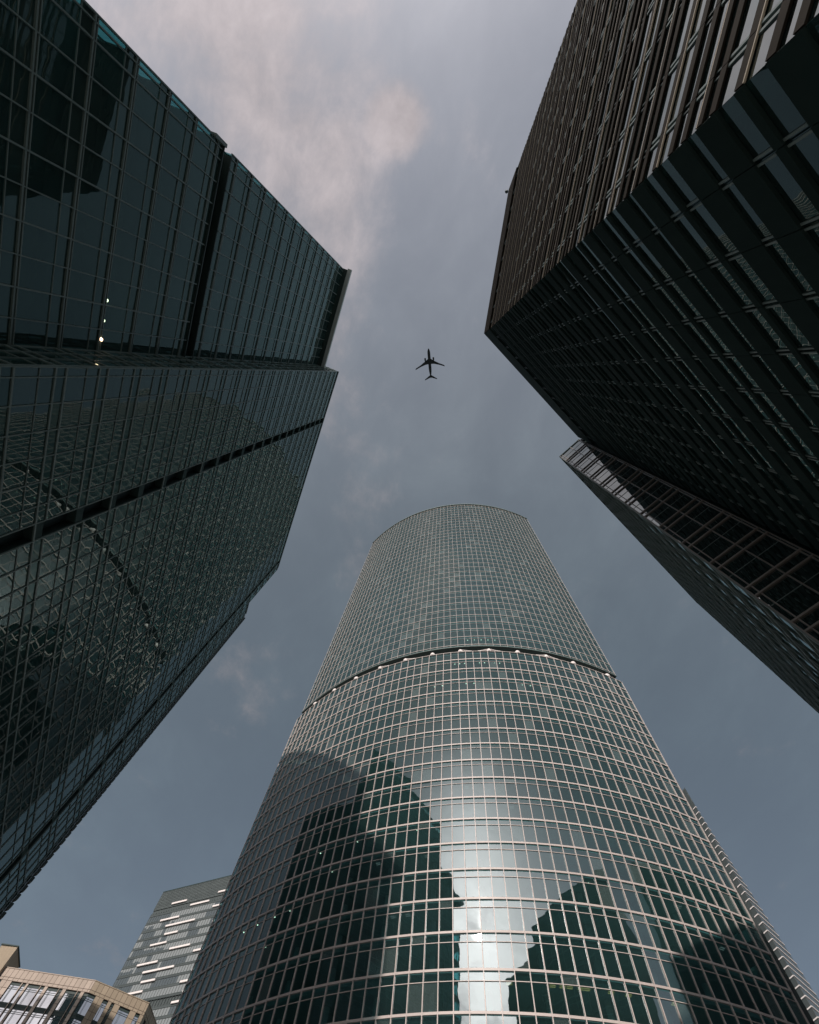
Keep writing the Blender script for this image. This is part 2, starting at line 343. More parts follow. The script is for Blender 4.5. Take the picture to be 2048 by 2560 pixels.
# ==================================================================================================
# 1. the round fronted tower ahead
# ==================================================================================================
CX, CY = 50.03, 142.2
R_UP, R_LO = 76.2, 76.75
A0d, DA, NC = -61.5, 1.494, 50
PITCH = 4.31
def cpt(a, r, z): return Vector((CX + r * math.sin(R(a)), CY - r * math.cos(R(a)), z + CAM_H))
def crot(a): return Matrix.Rotation(R(a), 4, 'Z')
def sq(z): return 1 - 0.024 * min(1.65, max(0.0, (115 - z) / 70))      # the lower shaft narrows a little towards its foot
def lo_a(k, z): return A0d + 0.012 * 35 * (1 - sq(z)) / 0.024 + k * DA * sq(z)
tower = thing('round_tower', 'tall curved glass tower with pale metal grid and a dark slot at mid height', 'skyscraper', (CX, CY, 0))
lens = []
for k in range(NC + 1): lens.append((CX + math.sin(R(A0d + k * DA)), CY - math.cos(R(A0d + k * DA))))
def lens_poly(r, inset=0.0):
    P = [cpt(A0d + k * DA, r - inset, 0).xy for k in range(NC + 1)]
    a, b = Vector(P[0]), Vector(P[-1]); mid = (a + b) / 2; n = Vector(((b - a).y, -(b - a).x)).normalized()
    if (mid - Vector((CX, CY))).dot(n) > 0: pass
    else: n = -n
    back = []
    for k in range(NC, -1, -2):
        p = Vector(P[k]); h = (p - a).dot(n); back.append(p - n * 2 * h * 0.95)
    return [tuple(p) for p in P] + [tuple(p) for p in back[1:-1]]
panes = []; mulls = []
lower_lines = [85.54 + PITCH * k for k in range(-20, 7)]
upper_lines = [119.35 + PITCH * k for k in range(0, 35)]
def add_storeys(lines, r, z_bot, z_top):
    segs = []
    edges = [z_bot] + lines + [z_top]
    for i in range(len(edges) - 1):
        z0, z1 = edges[i], edges[i + 1]
        if z1 - z0 > 3.0: segs += [(z0 + 0.16, z1 - 1.19), (z1 - 1.13, z1 - 0.16)]
        elif z1 - z0 > 0.5: segs += [(z0 + 0.1, z1 - 0.1)]
    for (z0, z1) in segs:
        for k in range(NC):
            a = lo_a(k + .5, (z0 + z1) / 2) if r == R_LO else A0d + (k + .5) * DA; w = 2 * r * math.sin(R(DA / 2)) * (sq((z0 + z1) / 2) if r == R_LO else 1)
            t = Matrix.Rotation(random.gauss(0, 0.003), 4, 'X') @ Matrix.Rotation(random.gauss(0, 0.0042), 4, 'Z')
            panes.append((Matrix.Translation(cpt(a, r * math.cos(R(DA / 2)) - 0.03, (z0 + z1) / 2)) @ crot(a) @ t @ Matrix.Diagonal((w - 0.05, 1, z1 - z0, 1)), 'glass_round_pale' if random.random() < 0.07 else 'glass_round'))
add_storeys(lower_lines, R_LO, G0, 115.0)
add_storeys(upper_lines, R_UP, 118.2, 268.0)
place_panes(panes, tower, 295)
def ring_mesh(name, mat, r0, r1, h, gap=0.0, zz=200):
    b = MB()
    for k in range(NC):
        a0, a1 = (lo_a(k, zz), lo_a(k + 1, zz)) if zz < 115 else (A0d + k * DA, A0d + (k + 1) * DA)
        if gap: a0 += gap; a1 -= gap
        q = [cpt(a0, r0, 0), cpt(a1, r0, 0), cpt(a1, r1, 0), cpt(a0, r1, 0)]
        b.prism([(p.x - CX, p.y - CY) for p in q], -h / 2, h / 2)
    return b.mesh(name, mat)
def ring_at(name, me, z): return link(name, me, tower, Matrix.Translation((CX, CY, z + CAM_H)))
band_lo = ring_mesh('floor_band', 'pale_metal', R_LO - 0.05, R_LO + 0.16, 0.30, 0.05)
band_up = ring_mesh('floor_band', 'dull_metal', R_UP - 0.05, R_UP + 0.12, 0.19, 0.05)
thin_lo = ring_mesh('transom', 'pale_metal', R_LO - 0.05, R_LO + 0.06, 0.085, 0.04)
thin_up = ring_mesh('transom', 'dull_metal', R_UP - 0.05, R_UP + 0.04, 0.05, 0.04)
for z in lower_lines:
    ring_at('floor_band', ring_mesh('floor_band', 'pale_metal', R_LO - 0.05, R_LO + 0.16, 0.28, 0.05, z), z)
    ring_at('transom', ring_mesh('transom', 'pale_metal', R_LO - 0.05, R_LO + 0.06, 0.08, 0.04, z - 1.16), z - 1.16)
for z in upper_lines:
    ring_at('floor_band', band_up, z)
    if z > 121: ring_at('transom', thin_up, z - 1.16)
ring_at('transom', thin_up, 268 - 1.1)
edge = ring_mesh('edge_band', 'pale_metal', R_LO - 0.4, R_LO + 0.14, 0.16); ring_at('edge_band', edge, 115.0)
edge2 = ring_mesh('edge_band', 'grey_metal', R_UP - 0.6, R_UP + 0.3, 0.22); ring_at('edge_band', edge2, 118.2)
rim = ring_mesh('roof_rim', 'grey_metal', R_UP - 0.8, R_UP + 0.45, 0.8); ring_at('roof_rim', rim, 268.3)
for k in range(NC + 1):
    a = A0d + k * DA
    for (r, z0, z1) in ((R_LO, G0, 114.9), (R_UP, 118.3, 267.9)):
        if r == R_UP: link('mullion', cube_mesh('dull_metal'), tower, Matrix.Translation(cpt(a, r + 0.05, (z0 + z1) / 2)) @ crot(a) @ Matrix.Diagonal((0.085, 0.16, z1 - z0, 1)))
        else:
            b = MB(); lv = [G0, 0, 20, 45, 70, 92, 114.9]
            for i_ in range(len(lv) - 1):
                n_ = len(b.v)
                for zq in (lv[i_], lv[i_ + 1]):
                    aq = lo_a(k, zq); ha = 0.06 / R_LO * 57.3
                    for (da_, rr) in ((-ha, r - 0.05), (ha, r - 0.05), (ha, r + 0.18), (-ha, r + 0.18)): b.v.append(tuple(cpt(aq + da_, rr, zq)))
                b.f += [tuple(n_ + t_ for t_ in q) for q in ((0, 1, 5, 4), (1, 2, 6, 5), (2, 3, 7, 6), (3, 0, 4, 7))]
            b.obj('mullion', 'pale_metal', tower)
# floors, ceilings, core and columns behind the glass
slab_me = {}
def lens_at(r, inset, z):
    global lo_k
    P = [cpt(lo_a(k, z), r - inset, 0).xy for k in range(NC + 1)]
    a, b_ = P[0], P[-1]; n = Vector(((b_ - a).y, -(b_ - a).x)).normalized()
    if (a - Vector((CX, CY))).dot(n) < 0: n = -n
    return [tuple(p) for p in P] + [tuple(P[k] - n * 1.9 * (P[k] - a).dot(n)) for k in range(NC - 2, 1, -2)]
for nm, r in (('lo', R_LO), ('up', R_UP)):
    b = MB(); b.prism([(x - CX, y - CY) for x, y in lens_poly(r, 0.35)], -0.25, 0.25); slab_me[nm] = b.mesh('floor_slab', 'slab')
for z in lower_lines:
    b = MB(); b.prism([(x - CX, y - CY) for x, y in lens_at(R_LO, 0.35, z)], -0.25, 0.25); ring_at('floor_slab', b.mesh('floor_slab', 'slab'), z - 0.15)
for z in upper_lines: ring_at('floor_slab', slab_me['up'], z - 0.15)
ring_at('floor_slab', slab_me['lo'], 114.7)
for z in (118.5, 267.6): ring_at('floor_slab', slab_me['up'], z)
b = MB(); b.prism([tuple(cpt(a, R_UP - 9, 0).xy) for a in range(-50, 4, 3)] + [tuple(cpt(a, R_UP - 15, 0).xy) for a in range(2, -50, -6)], 0, 269); b.obj('core_wall', 'core', tower)
b = MB(); poly = [tuple(cpt(A0d + k * DA, R_UP - 4.5, 0).xy) for k in range(0, NC + 1, 2)] + [tuple(cpt(A0d + k * DA, R_UP - 5.2, 0).xy) for k in range(NC, -1, -2)]
b.prism(poly, 115 + CAM_H, 118.3 + CAM_H); b.obj('slot_wall', 'dark_metal', tower)
b = MB(); poly = [tuple(cpt(A0d + k * DA, R_UP + 0.1, 0).xy) for k in range(0, NC + 1)] + [tuple(cpt(A0d + k * DA, R_UP - 5.2, 0).xy) for k in range(NC, -1, -1)]
b.prism(poly, 118.06 + CAM_H, 118.16 + CAM_H); b.obj('slot_soffit', 'dark_metal', tower)
# solid backs so that no light leaks through from behind
for nm, r, z0, z1 in (('lo', R_LO, 0, 115 + CAM_H), ('up', R_UP, 118.2 + CAM_H, 268 + CAM_H)):
    P = lens_poly(r, 0.3)[NC:] + [lens_poly(r, 0.3)[0]]
    b = MB()
    for i in range(len(P) - 1): b.quad((*P[i], z0), (*P[i + 1], z0), (*P[i + 1], z1), (*P[i], z1))
    b.obj('rear_wall', 'glass_far', tower)
sup = [-56.05, -50.24, -44.36, -38.36, -32.5, -26.57, -20.67, -14.81, -8.94, -3.02, 2.74, 10.37]
def lathe(name, prof, mat, seg=16):
    b = MB()
    for (r, z) in prof:
        for k in range(seg): b.v.append((r * math.cos(2 * math.pi * k / seg), r * math.sin(2 * math.pi * k / seg), z))
    for i in range(len(prof) - 1):
        for k in range(seg):
            j = (k + 1) % seg; b.f.append((i * seg + k, i * seg + j, (i + 1) * seg + j, (i + 1) * seg + k))
    b.f.append(tuple(reversed(range(seg)))); b.f.append(tuple((len(prof) - 1) * seg + k for k in range(seg)))
    me = b.mesh(name, mat)
    for p in me.polygons: p.use_smooth = True
    return me
dome = lathe('prop', [(0.72, 0), (0.74, 0.5), (0.70, 0.95), (0.58, 1.25), (0.38, 1.5), (0.12, 1.6)], 'white_fin')
col_me = lathe('column', [(0.42, 0), (0.42, 1)], 'column', 12)
for i, a in enumerate(sup):
    link('prop', dome, tower, Matrix.Translation(cpt(a, R_LO - 0.5, 115.05)) @ crot(a))
    if i < 11:
        for (z0, z1) in ((G0, 114.5), (118.8, 267)):
            link('column', col_me, tower, Matrix.Translation(cpt(a + 0.7, R_UP - 3.0, z0)) @ Matrix.Diagonal((1, 1, z1 - z0, 1)))
    if i in (4, 6, 7, 9, 3):     # swept white braces lying between the props
        for s in ((-1, 1) if i in (7, 9) else (1,)):
            b = MB(); P = []
            for t in range(9):
                q = t / 8; aa = a + s * (0.4 + 1.9 * q); z = 115.1 + 0.75 * (1 - q) ** 1.6; wdt = 0.16 + 0.22 * (1 - q)
                P.append((cpt(aa, R_LO + 0.1, z), cpt(aa, R_LO + 0.1 - wdt * 2, z), wdt))
            for t in range(8):
                p, p2, w1 = P[t]; q_, q2, w2 = P[t + 1]; dz = Vector((0, 0, 0.16))
                b.quad(p, q_, q_ + dz, p + dz); b.quad(p2, q2, q2 + dz, p2 + dz); b.quad(p + dz, q_ + dz, q2 + dz, p2 + dz); b.quad(p, q_, q2, p2)
            b.obj('brace', 'white_fin', tower)
# ceiling lights that are on behind the glass
spot = lathe('ceiling_light', [(0.09, 0), (0.09, 0.08)], 'lamp', 8)
for (a, z) in [(-30.75, 61.81), (-27.86, 61.95), (-36.3, 61.63), (-42.05, 61.34), (-39.33, 56.79), (-44.71, 56.47), (-47.12, 56.29), (-50.03, 56.0),
               (-52.5, 55.71), (-47.11, 52.16), (-27.98, 53.04), (-24.63, 53.18), (-10.87, 53.46), (-7.6, 53.51), (-5.29, 53.51), (5.33, 53.37)] + \
              [(-22 + 1.0 * j, 109.9) for j in (0, 1, 2, 5, 6, 8, 9)] + [(-26 + 1.5 * j, 101.2) for j in (0, 1, 4, 5, 11, 12)] + [(-19 + 1.5 * j, 122.6) for j in range(5)]:
    zc = max(l for l in lower_lines + upper_lines if l < z + 3.2) - 0.5
    link('ceiling_light', spot, tower, Matrix.Translation(cpt(a, R_LO - 0.9 if z < 115 else R_UP - 0.9, zc)))
b = MB(); b.box(Matrix.Diagonal((0.75, 0.07, 0.05, 1))); b.box(Matrix.Translation((0, 0.35, 0)) @ Matrix.Diagonal((0.75, 0.07, 0.05, 1)))
for mtl, lst in (('lamp_y', [(-24.8, 39.0), (-13.75, 40.93), (-12.12, 40.94), (-10.46, 41.01), (-8.17, 41.07), (-6.51, 41.07), (-12.79, 39.31), (-11.06, 39.36), (-2.06, 41.22), (-17.9, 39.17)]),
                 ('lamp_dim', [(-30.26, 48.37), (-28.5, 48.2), (-33, 57), (-26.5, 57.1), (-18, 60.9), (-15, 65.2), (-11, 56.6), (3.2, 52.2), (6.6, 48.1), (-9, 69.5), (-21, 69.5), (1.5, 60.9)])):
    me = b.mesh('ceiling_light', mtl)
    for (a, z) in lst:
        zc = max(l for l in lower_lines if l < z + 3.4) - 0.48
        link('ceiling_light', me, tower, Matrix.Translation(cpt(a, R_LO - 1.5, zc)) @ crot(a))

# ==================================================================================================
# generic curtain wall used by the dark buildings
# ==================================================================================================
def curtain(W, parent, us, bars, z_bot, z_top, panes, mats, skip=(), mull=0.075, mull_d=0.10, tilt=0.005, mull_mat='grey_metal', heavy=None):
    """us: mullion positions. bars: list of (z, height, depth, material); panes fill in between"""
    bars = sorted(bars)
    zs = [z_bot] + [b[0] for b in bars] + [z_top]; hs = [0] + [b[1] for b in bars] + [0]
    for i in range(len(zs) - 1):
        z0 = zs[i] + hs[i] / 2; z1 = zs[i + 1] - hs[i + 1] / 2
        if z1 - z0 < 0.15 or z1 < G0 - 0.1: continue
        m_ = mats(z0, z1)
        for k in range(len(us) - 1):
            if any(s0 - 0.05 <= us[k] and us[k + 1] <= s1 + 0.05 for s0, s1 in skip): continue
            panes.append((W.pane(us[k] + 0.02, us[k + 1] - 0.02, z0, z1, 0, tilt), m_))
    runs = []; u = us[0]
    for s0, s1 in list(skip) + [(us[-1], us[-1])]:
        if s0 - u > 0.3: runs.append((u, s0))
        u = s1
    for (z, h, d, m_) in bars:
        for (u0, u1) in runs: W.box('floor_bar' if h > 0.12 else 'transom', m_, parent, u0, u1, z - h / 2, z + h / 2, -0.04, d)
    for k, u in enumerate(us):
        if any(s0 + 0.05 < u < s1 - 0.05 for s0, s1 in skip): continue
        w = mull * (1.35 if heavy and k % 2 == heavy - 1 else 1.0)
        W.box('mullion', mull_mat, parent, u - w / 2, u + w / 2, z_bot, z_top, -0.05, mull_d)

# ==================================================================================================
# 2. the dark building on the left: a taller block with a set-back wing
# ==================================================================================================
HB = 127.0; HA = 120.0
left = thing('left_office_block', 'dark green glass office block filling the left side, stepped at its far end', 'office building', (-40, 20, 0))
A2 = (-28.5, -17.05); AI = (-30.75, 5.35); B0 = (-26.89, 5.91); B1 = (-34.14, 65.72); B2 = (-34.55, 69.9)
# ---- wing nearest the top of the picture
WA = Wall(A2, AI)
panesL = []
usA = [0.0, 0.45] + [1.46 + 2.12 * k for k in range(10)] + [WA.len]
barsA = []
z = 42.75
lines_lo = [42.75 + 4.49 * k for k in range(-9, 4)]
lines_up = [60.95 + 4.5 * k for k in range(0, 13)]
for z in lines_lo + lines_up:
    if z > 57.2 and z < 59.9: continue
    barsA += [(z, 0.14, 0.14, 'grey_metal'), (z + 0.30, 0.09, 0.10, 'grey_metal')]
    barsA += [(z - 1.2, 0.06, 0.07, 'grey_metal')]
GR0, GR1 = 57.4, 59.7
matsA = lambda z0, z1: 'spandrel_glass' if (z1 - z0) < 1.3 else 'glass_dark'
lo = [x for x in barsA if x[0] < GR0 - 0.3]; up = [x for x in barsA if x[0] > GR1 + 0.3]
curtain(WA, left, usA, lo, G0, GR0, panesL, matsA, mull=0.085, heavy=1, mull_d=0.14)
curtain(WA, left, usA, up, GR1, HA, panesL, matsA, mull=0.085, heavy=1, mull_d=0.14)
WA.box('slot_fascia', 'dark_metal', left, 0.3, WA.len, GR1 - 0.12, GR1 + 0.06, -1.5, 0.05)
WA.box('slot_wall', 'dark_metal', left, 3.6, WA.len, GR0, GR1 - 0.12, -1.8, -1.5)
WA.box('slot_end_wall', 'brown_plaster', left, 0.35, 3.6, GR0, GR1 - 0.12, -1.9, -1.4)
WA.box('slot_sill', 'dark_metal', left, 0.1, WA.len, GR0 - 0.05, GR0 + 0.12, -1.5, 0.25)
# side face of the wing round the corner, glazed, seen through at the corner
WS = Wall((A2[0] - 9.0, A2[1] - 1.0), A2)
usS = [0, 2.2, 4.4, 6.6, 8.0, WS.len - 0.05]
for (z0, z1, bb) in ((G0, GR0, lo), (GR1, HA, up)):
    curtain(WS, left, usS, [x for x in bb if x[1] == 0.14], z0, z1, panesL, lambda a, c: 'glass_dark', mull=0.085)
# roof cornice beam held off the face
WA.box('cornice', 'dark_metal', left, -0.2, WA.len, HA + 0.02, HA + 0.5, -1.0, 1.0)
WA.box('cornice_beam', 'pale_grey', left, -0.5, WA.len, HA + 0.0, HA + 0.9, 1.0, 1.85)
WA.box('slot_bracket', 'grey_metal', left, -0.25, 0.1, GR0 - 2.2, GR0 + 0.3, -0.3, 0.35)
slabA = lambda z, h=0.45, mat='slab_dark': WA.box('floor_slab', mat, left, 0.12, 8.0, z - h - 0.05, z - 0.05, -7.0, -0.12)
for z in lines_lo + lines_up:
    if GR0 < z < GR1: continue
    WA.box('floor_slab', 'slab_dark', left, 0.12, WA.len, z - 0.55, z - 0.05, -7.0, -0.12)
b = MB(); 
def wpoly(W, u0, u1, n0, n1): return [tuple(W.pt(u, 0, n).xy) for u, n in ((u0, n0), (u1, n0), (u1, n1), (u0, n1))]
b.prism(wpoly(WA, 2.6, WA.len + 0.0, -1.9, -40), 0, HA + CAM_H); b.prism(wpoly(WA, 0.6, 2.6, -7.6, -40), 0, HA + CAM_H)
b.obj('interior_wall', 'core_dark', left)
b = MB(); b.prism(wpoly(WA, 0.05, WA.len + 0.3, -0.2, -40), HA + CAM_H + 0.02, HA + CAM_H + 0.3); b.obj('roof', 'roofing', left)
b = MB(); b.prism(wpoly(WA, 0.05, 0.6, -9.2, -40), 0, HA + CAM_H); b.obj('side_wall', 'brown', left)
# ---- return wall between the two faces
WR = Wall(AI, B0)
barsB = []
lineB = [33.36 + 4.493 * k for k in range(-8, 22)]
for z in lineB:
    if z > G0 + 1: barsB += [(z, 0.15, 0.09, 'grey_metal'), (z + 1.02, 0.15, 0.09, 'grey_metal')]
    if z + 3.09 < HB - 0.5: barsB += [(z + 3.09, 0.055, 0.06, 'grey_metal')]
barsB = [x for x in barsB if G0 + .3 < x[0] < HB - 0.4]
matsB = lambda z0, z1: 'spandrel_glass' if (z1 - z0) < 0.95 else 'glass_long'
curtain(WR, left, [0.0, 1.3, 2.6, WR.len], barsB, G0, HB, panesL, matsB, tilt=0.004)
# ---- the long face
WB = Wall(B0, B1)
usB = [0.03, 0.75] + [2.72 + 2.08 * k for k in range(5)] + [12.6, 14.2] + [16.25 + 2.06 * k for k in range(20)] + [56.3, 57.8, 59.1, WB.len]
skipB = [(12.6, 14.2), (56.3, 57.8)]
curtain(WB, left, usB, barsB, G0, HB, panesL, matsB, skip=skipB, mull=0.07)
for k, z in enumerate(lineB):
    if G0 < z < 100 and k % 2 == 0: WB.box('floor_bar', 'grey_metal', left, 12.6, 14.2, z - 0.075, z + 0.075, -0.04, 0.09)
for s0, s1 in skipB:
    WB.box('groove', 'dark_metal', left, s0, s1, G0, HB, -1.3, -0.9)
    WB.box('groove_cheek', 'dark_metal', left, s0 - 0.06, s0, G0, HB, -1.3, -0.06)
    WB.box('groove_cheek', 'dark_metal', left, s1, s1 + 0.06, G0, HB, -1.3, -0.06)
WB.box('parapet', 'dark_metal', left, 0, WB.len, HB, HB + 0.25, -0.5, 0.12)
# ---- lower end with its stack of louvre blades
HL = 105.9
WE = Wall(B1, B2)
curtain(WE, left, [0.02, 1.6, 3.0], [x for x in barsB if x[0] < HL - .5], G0, HL, panesL, matsB, mull=0.07)
WE.box('parapet', 'dark_metal', left, 0, 3.3, HL, HL + 0.2, -0.5, 0.1)
me = bpy.data.meshes.new('louvre_blade')
bl = MB()
prof = [(0, -0.45), (0.22, -0.38), (0.36, -0.2), (0.42, 0.05), (0.42, 0.22), (0.3, 0.25), (0.1, 0.25), (0, 0.2)]
n = len(prof)
for x in (0, -14.0):
    for (yy, z_) in prof: bl.v.append((x, -yy, z_))
bl.f = [tuple(range(n)), tuple(reversed(range(n, 2 * n)))] + [(i, (i + 1) % n, n + (i + 1) % n, n + i) for i in range(n)]
blade = bl.mesh('louvre_blade', 'dark_metal')
WQ = Wall(B2, (-47.1, 95.3))       # the far flank, seen edge on, behind a stack of curved blades
if WQ.n.x < 0: WQ.n = -WQ.n
bl = MB()
for x in (-0.25, 0.45):
    for (yy, z_) in prof: bl.v.append((x, -yy, z_))
bl.f = [tuple(range(n)), tuple(reversed(range(n, 2 * n)))] + [(i, (i + 1) % n, n + (i + 1) % n, n + i) for i in range(n)]
blade = bl.mesh('louvre_blade', 'dark_metal')
zl = 1.0
while zl < HL - 0.6:
    p = WQ.pt(0.0, zl, -0.08)
    rot = Matrix(((WQ.d.x, -WQ.n.x, 0, 0), (WQ.d.y, -WQ.n.y, 0, 0), (0, 0, 1, 0), (0, 0, 0, 1)))
    link('louvre_blade', blade, left, Matrix.Translation(p) @ rot)
    zl += 1.0
WE.box('end_pier', 'dark_metal', left, 3.0, 4.0, G0, HL - .3, -0.8, -0.02)
b = MB()
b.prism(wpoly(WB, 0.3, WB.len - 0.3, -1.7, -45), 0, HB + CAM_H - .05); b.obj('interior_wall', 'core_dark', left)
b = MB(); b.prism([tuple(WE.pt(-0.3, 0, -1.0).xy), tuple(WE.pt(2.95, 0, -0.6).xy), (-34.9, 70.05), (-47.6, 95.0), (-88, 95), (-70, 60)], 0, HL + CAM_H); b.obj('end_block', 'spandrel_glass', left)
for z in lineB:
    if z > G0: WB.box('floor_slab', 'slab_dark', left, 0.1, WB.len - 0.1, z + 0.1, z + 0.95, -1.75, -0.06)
place_panes(panesL, left, 298)
spot2 = lathe('ceiling_light', [(0.06, -0.05), (0.13, -0.02), (0.15, 0.05), (0.10, 0.12), (0.03, 0.15)], 'lamp_bright', 10)
for u, z in ((18.04, 43.1), (19.81, 43.04), (21.40, 42.95)):
    link('ceiling_light', spot2, left, Matrix.Translation(WA.pt(u, z + 0.40 * (u < 21), -0.25 if u < 21 else 0.12)))

# ==================================================================================================
# 3. the brown-finned building on the right with its glass wing
# ==================================================================================================
HD = 85.0
right = thing('right_office_block', 'dark brown finned office block at upper right, with a mirror glass wing behind', 'office building', (20, -10, 0))
D0 = (3.02, -28.6); D1 = (5.05, -7.69); D2 = (25.51, 4.94); E0 = (23.62, 9.04); E2 = (57.36, 29.47)
panesD = []; fins = []
PD = 4.58
def finned(W, us, u_end0, u_end1, top, fins):
    z = 37.6 - PD * 9
    while z < top + 1:
        # glazing from z-0.85 to z etc.; fins cover the rest
        one = W is WD1
        for (g0, g1) in (((-0.80, 0.0), (-1.92, -1.12), (-2.75, -2.25), (-3.60, -3.05), (-4.28, -3.92)) if one else ((-0.82, 0.0), (-1.95, -1.12), (-3.62, -3.0))):
            for k in range(len(us) - 1):
                if z + g1 > top or z + g1 < G0: continue
                panesD.append((W.pane(us[k] + .02, us[k + 1] - .02, z + g0 - 0.1, z + g1 + 0.1, -0.03, 0.004), 'glass_ribbon' if one else 'glass_ribbon_dark'))
        for (f0, f1, dp) in (((-1.12, -0.80, 0.045), (-2.25, -1.92, 0.045), (-3.05, -2.75, 0.045), (-3.92, -3.60, 0.045), (-PD, -4.28, 0.045)) if one else ((-1.12, -0.82, 0.085), (-3.0, -1.95, 0.07), (-PD, -3.62, 0.085))):
            if z + f1 > top or z + f0 < G0: continue
            for k in range(len(us) - 1):
                fins.append(W.m(us[k] + (0.012 if k else -u_end0), us[k + 1] - (0.012 if k < len(us) - 2 else -u_end1), z + f0, z + f1, -0.015, dp))
        if z < top and W is WD1:
            for dz in (-1.12, -3.62):
                W.box('sill_strip', 'gold_metal', right, -u_end0, W.len + u_end1, z + dz - 0.055, z + dz - 0.015, 0.0, 0.05)
        z += PD
WD1 = Wall(D0, D1); WD1.n = -WD1.n
WD2 = Wall(D1, D2)
if WD2.n.dot(Vector((-1, 1))) < 0: WD2.n = -WD2.n
u1 = [WD1.len - x for x in (0.0, 1.0)] ; k = 1.0
us1 = sorted([0.0] + [WD1.len - 1.0 - 2.1 * j for j in range(0, 10) if WD1.len - 1.0 - 2.1 * j > 0.4] + [WD1.len])
us2 = [0.0] + [1.65 + 2.08 * j for j in range(11)] + [WD2.len]
TOPD = 76.5
fins2 = []
finned(WD1, us1, 0.0, 0.0, TOPD, fins); finned(WD2, us2, 0.0, 0.0, TOPD, fins2)
place_boxes(fins, right, 'brown', 150, 'fin', 'fins'); place_boxes(fins2, right, 'cladding_shaded', 148, 'fin', 'fins')
for W, us in ((WD1, us1), (WD2, us2)):
    for u in us[1:-1]:
        for s in (-0.09, 0.09): W.box('mullion', 'dark_metal', right, u + s - 0.025, u + s + 0.025, G0, TOPD, -0.2, 0.0)
    # short pale clips where the mullions cross the ribbons
    z = 37.6 - PD * 9
clips = []
for W, us in ((WD1, us1), (WD2, us2)):
    for u in us[1:-1]:
        z = 37.6 - PD * 9
        while z < 60:
            for (g0, g1) in ((-0.82, 0.0), (-1.95, -1.12), (-3.62, -3.0)):
                if z + g0 > G0:
                    for s in (-0.09, 0.09): clips.append(W.m(u + s - 0.035, u + s + 0.035, z + g0, z + g1, -0.04, 0.02))
            z += PD
place_boxes(clips, right, 'grey_metal', 240, 'clip', 'clips')
for W in (WD1, WD2):
    b = MB()
    W.box('top_cladding', 'brown' if W is WD1 else 'cladding_shaded', right, 0.0, W.len, TOPD, HD, -0.3, 0.06)
    W.box('backing_wall', 'core_dark', right, 0.3, W.len - 0.0, G0, TOPD, -1.0, -0.6)
    z = TOPD
    while z < HD - 0.3 and W is WD1:
        W.box('cladding_rib', 'brown', right, 0.0, W.len, z + 0.05, z + 0.42, 0.05, 0.14); z += 0.62
nb = Wall(D1, D2)
b = MB(); b.prism([D0, D1, D2, (60, 0), (70, -60), (6.3, -60)], HD + CAM_H - 0.1, HD + CAM_H + 0.1); b.obj('roof', 'roofing', right)
def inset(P, dx, dy): return (P[0] + dx, P[1] + dy)
b = MB(); b.prism([inset(D0, 1.3, -0.5), inset(D1, 1.3, -1.0), inset(D2, 1.0, -1.8), (60, 0), (70, -60), (7.6, -60)], 0, HD + CAM_H - 0.15); b.obj('interior_wall', 'core_dark', right)
# rooftop lamp on the corner
b = lathe('roof_lamp', [(0.05, 0), (0.05, 0.3), (0.2, 0.35), (0.26, 0.55), (0.2, 0.75), (0.04, 0.85)], 'dark_metal', 10)
link('roof_lamp', b, right, Matrix.Translation((D0[0] - 0.35, D0[1] + 0.1, HD + CAM_H)))
# the wall carries on towards the street behind the camera as a recess, keeps the corner thick
# ---- glass wing
WE1 = Wall(E0, (E0[0] + 2.25, E0[1] - 3.666)); WE1.len = 4.3
if WE1.n.x > 0: WE1.n = -WE1.n
WE2 = Wall(E0, E2)
if WE2.n.dot(Vector((-1, 1))) < 0: WE2.n = -WE2.n
barsE = []
zE = 25.54
for k in range(-5, 14):
    z = 25.54 + 4.52 * k
    if G0 + 1 < z < HD - 1.2: barsE += [(z, 0.15, 0.12, 'bronze_metal'), (z + 1.09, 0.15, 0.12, 'bronze_metal')]
    if G0 + 1 < z + 3.1 < HD - 0.5: barsE += [(z + 3.1, 0.04, 0.03, 'grey_metal')]
usE1 = [0.03, 0.42, 2.33, 4.1, 4.3]
matsE = lambda z0, z1: 'glass_mirror'
curtain(WE1, right, usE1, barsE, G0, HD, panesD, matsE, mull=0.07, mull_mat='bronze_metal', tilt=0.0025)
usE2 = [0.03 + 2.055 * k for k in range(19)] + [WE2.len]
barsE2 = [(z, h, min(d, 0.14), 'grey_metal') for (z, h, d, m_) in barsE]
curtain(WE2, right, usE2, barsE2, G0, HD, panesD, lambda a, c: 'glass_ribbon_dark', mull=0.07, tilt=0.006)
WE2.box('parapet', 'dark_metal', right, -0.05, WE2.len, HD, HD + 0.3, -0.5, 0.12)
WE1.box('parapet', 'dark_metal', right, -0.05, 4.3, HD, HD + 0.3, -0.5, 0.12)
b = MB(); b.prism([tuple(WE2.pt(0.9, 0, -1.3).xy), tuple(WE2.pt(WE2.len - 0.2, 0, -1.3).xy), tuple(WE2.pt(WE2.len - 0.2, 0, -24).xy), tuple(WE2.pt(0.9, 0, -5.5).xy)], 0, HD + CAM_H - 0.05); b.obj('interior_wall', 'core_dark', right)
b = MB(); b.prism([tuple(WE2.pt(0.1, 0, -0.1).xy), tuple(WE2.pt(WE2.len, 0, -0.1).xy), tuple(WE2.pt(WE2.len, 0, -24).xy), tuple(WE2.pt(0.1, 0, -4.6).xy)], HD + CAM_H, HD + CAM_H + .2); b.obj('wing_roof', 'roofing', right)
WE3 = Wall(E2, tuple(WE2.pt(WE2.len, 0, -24).xy))
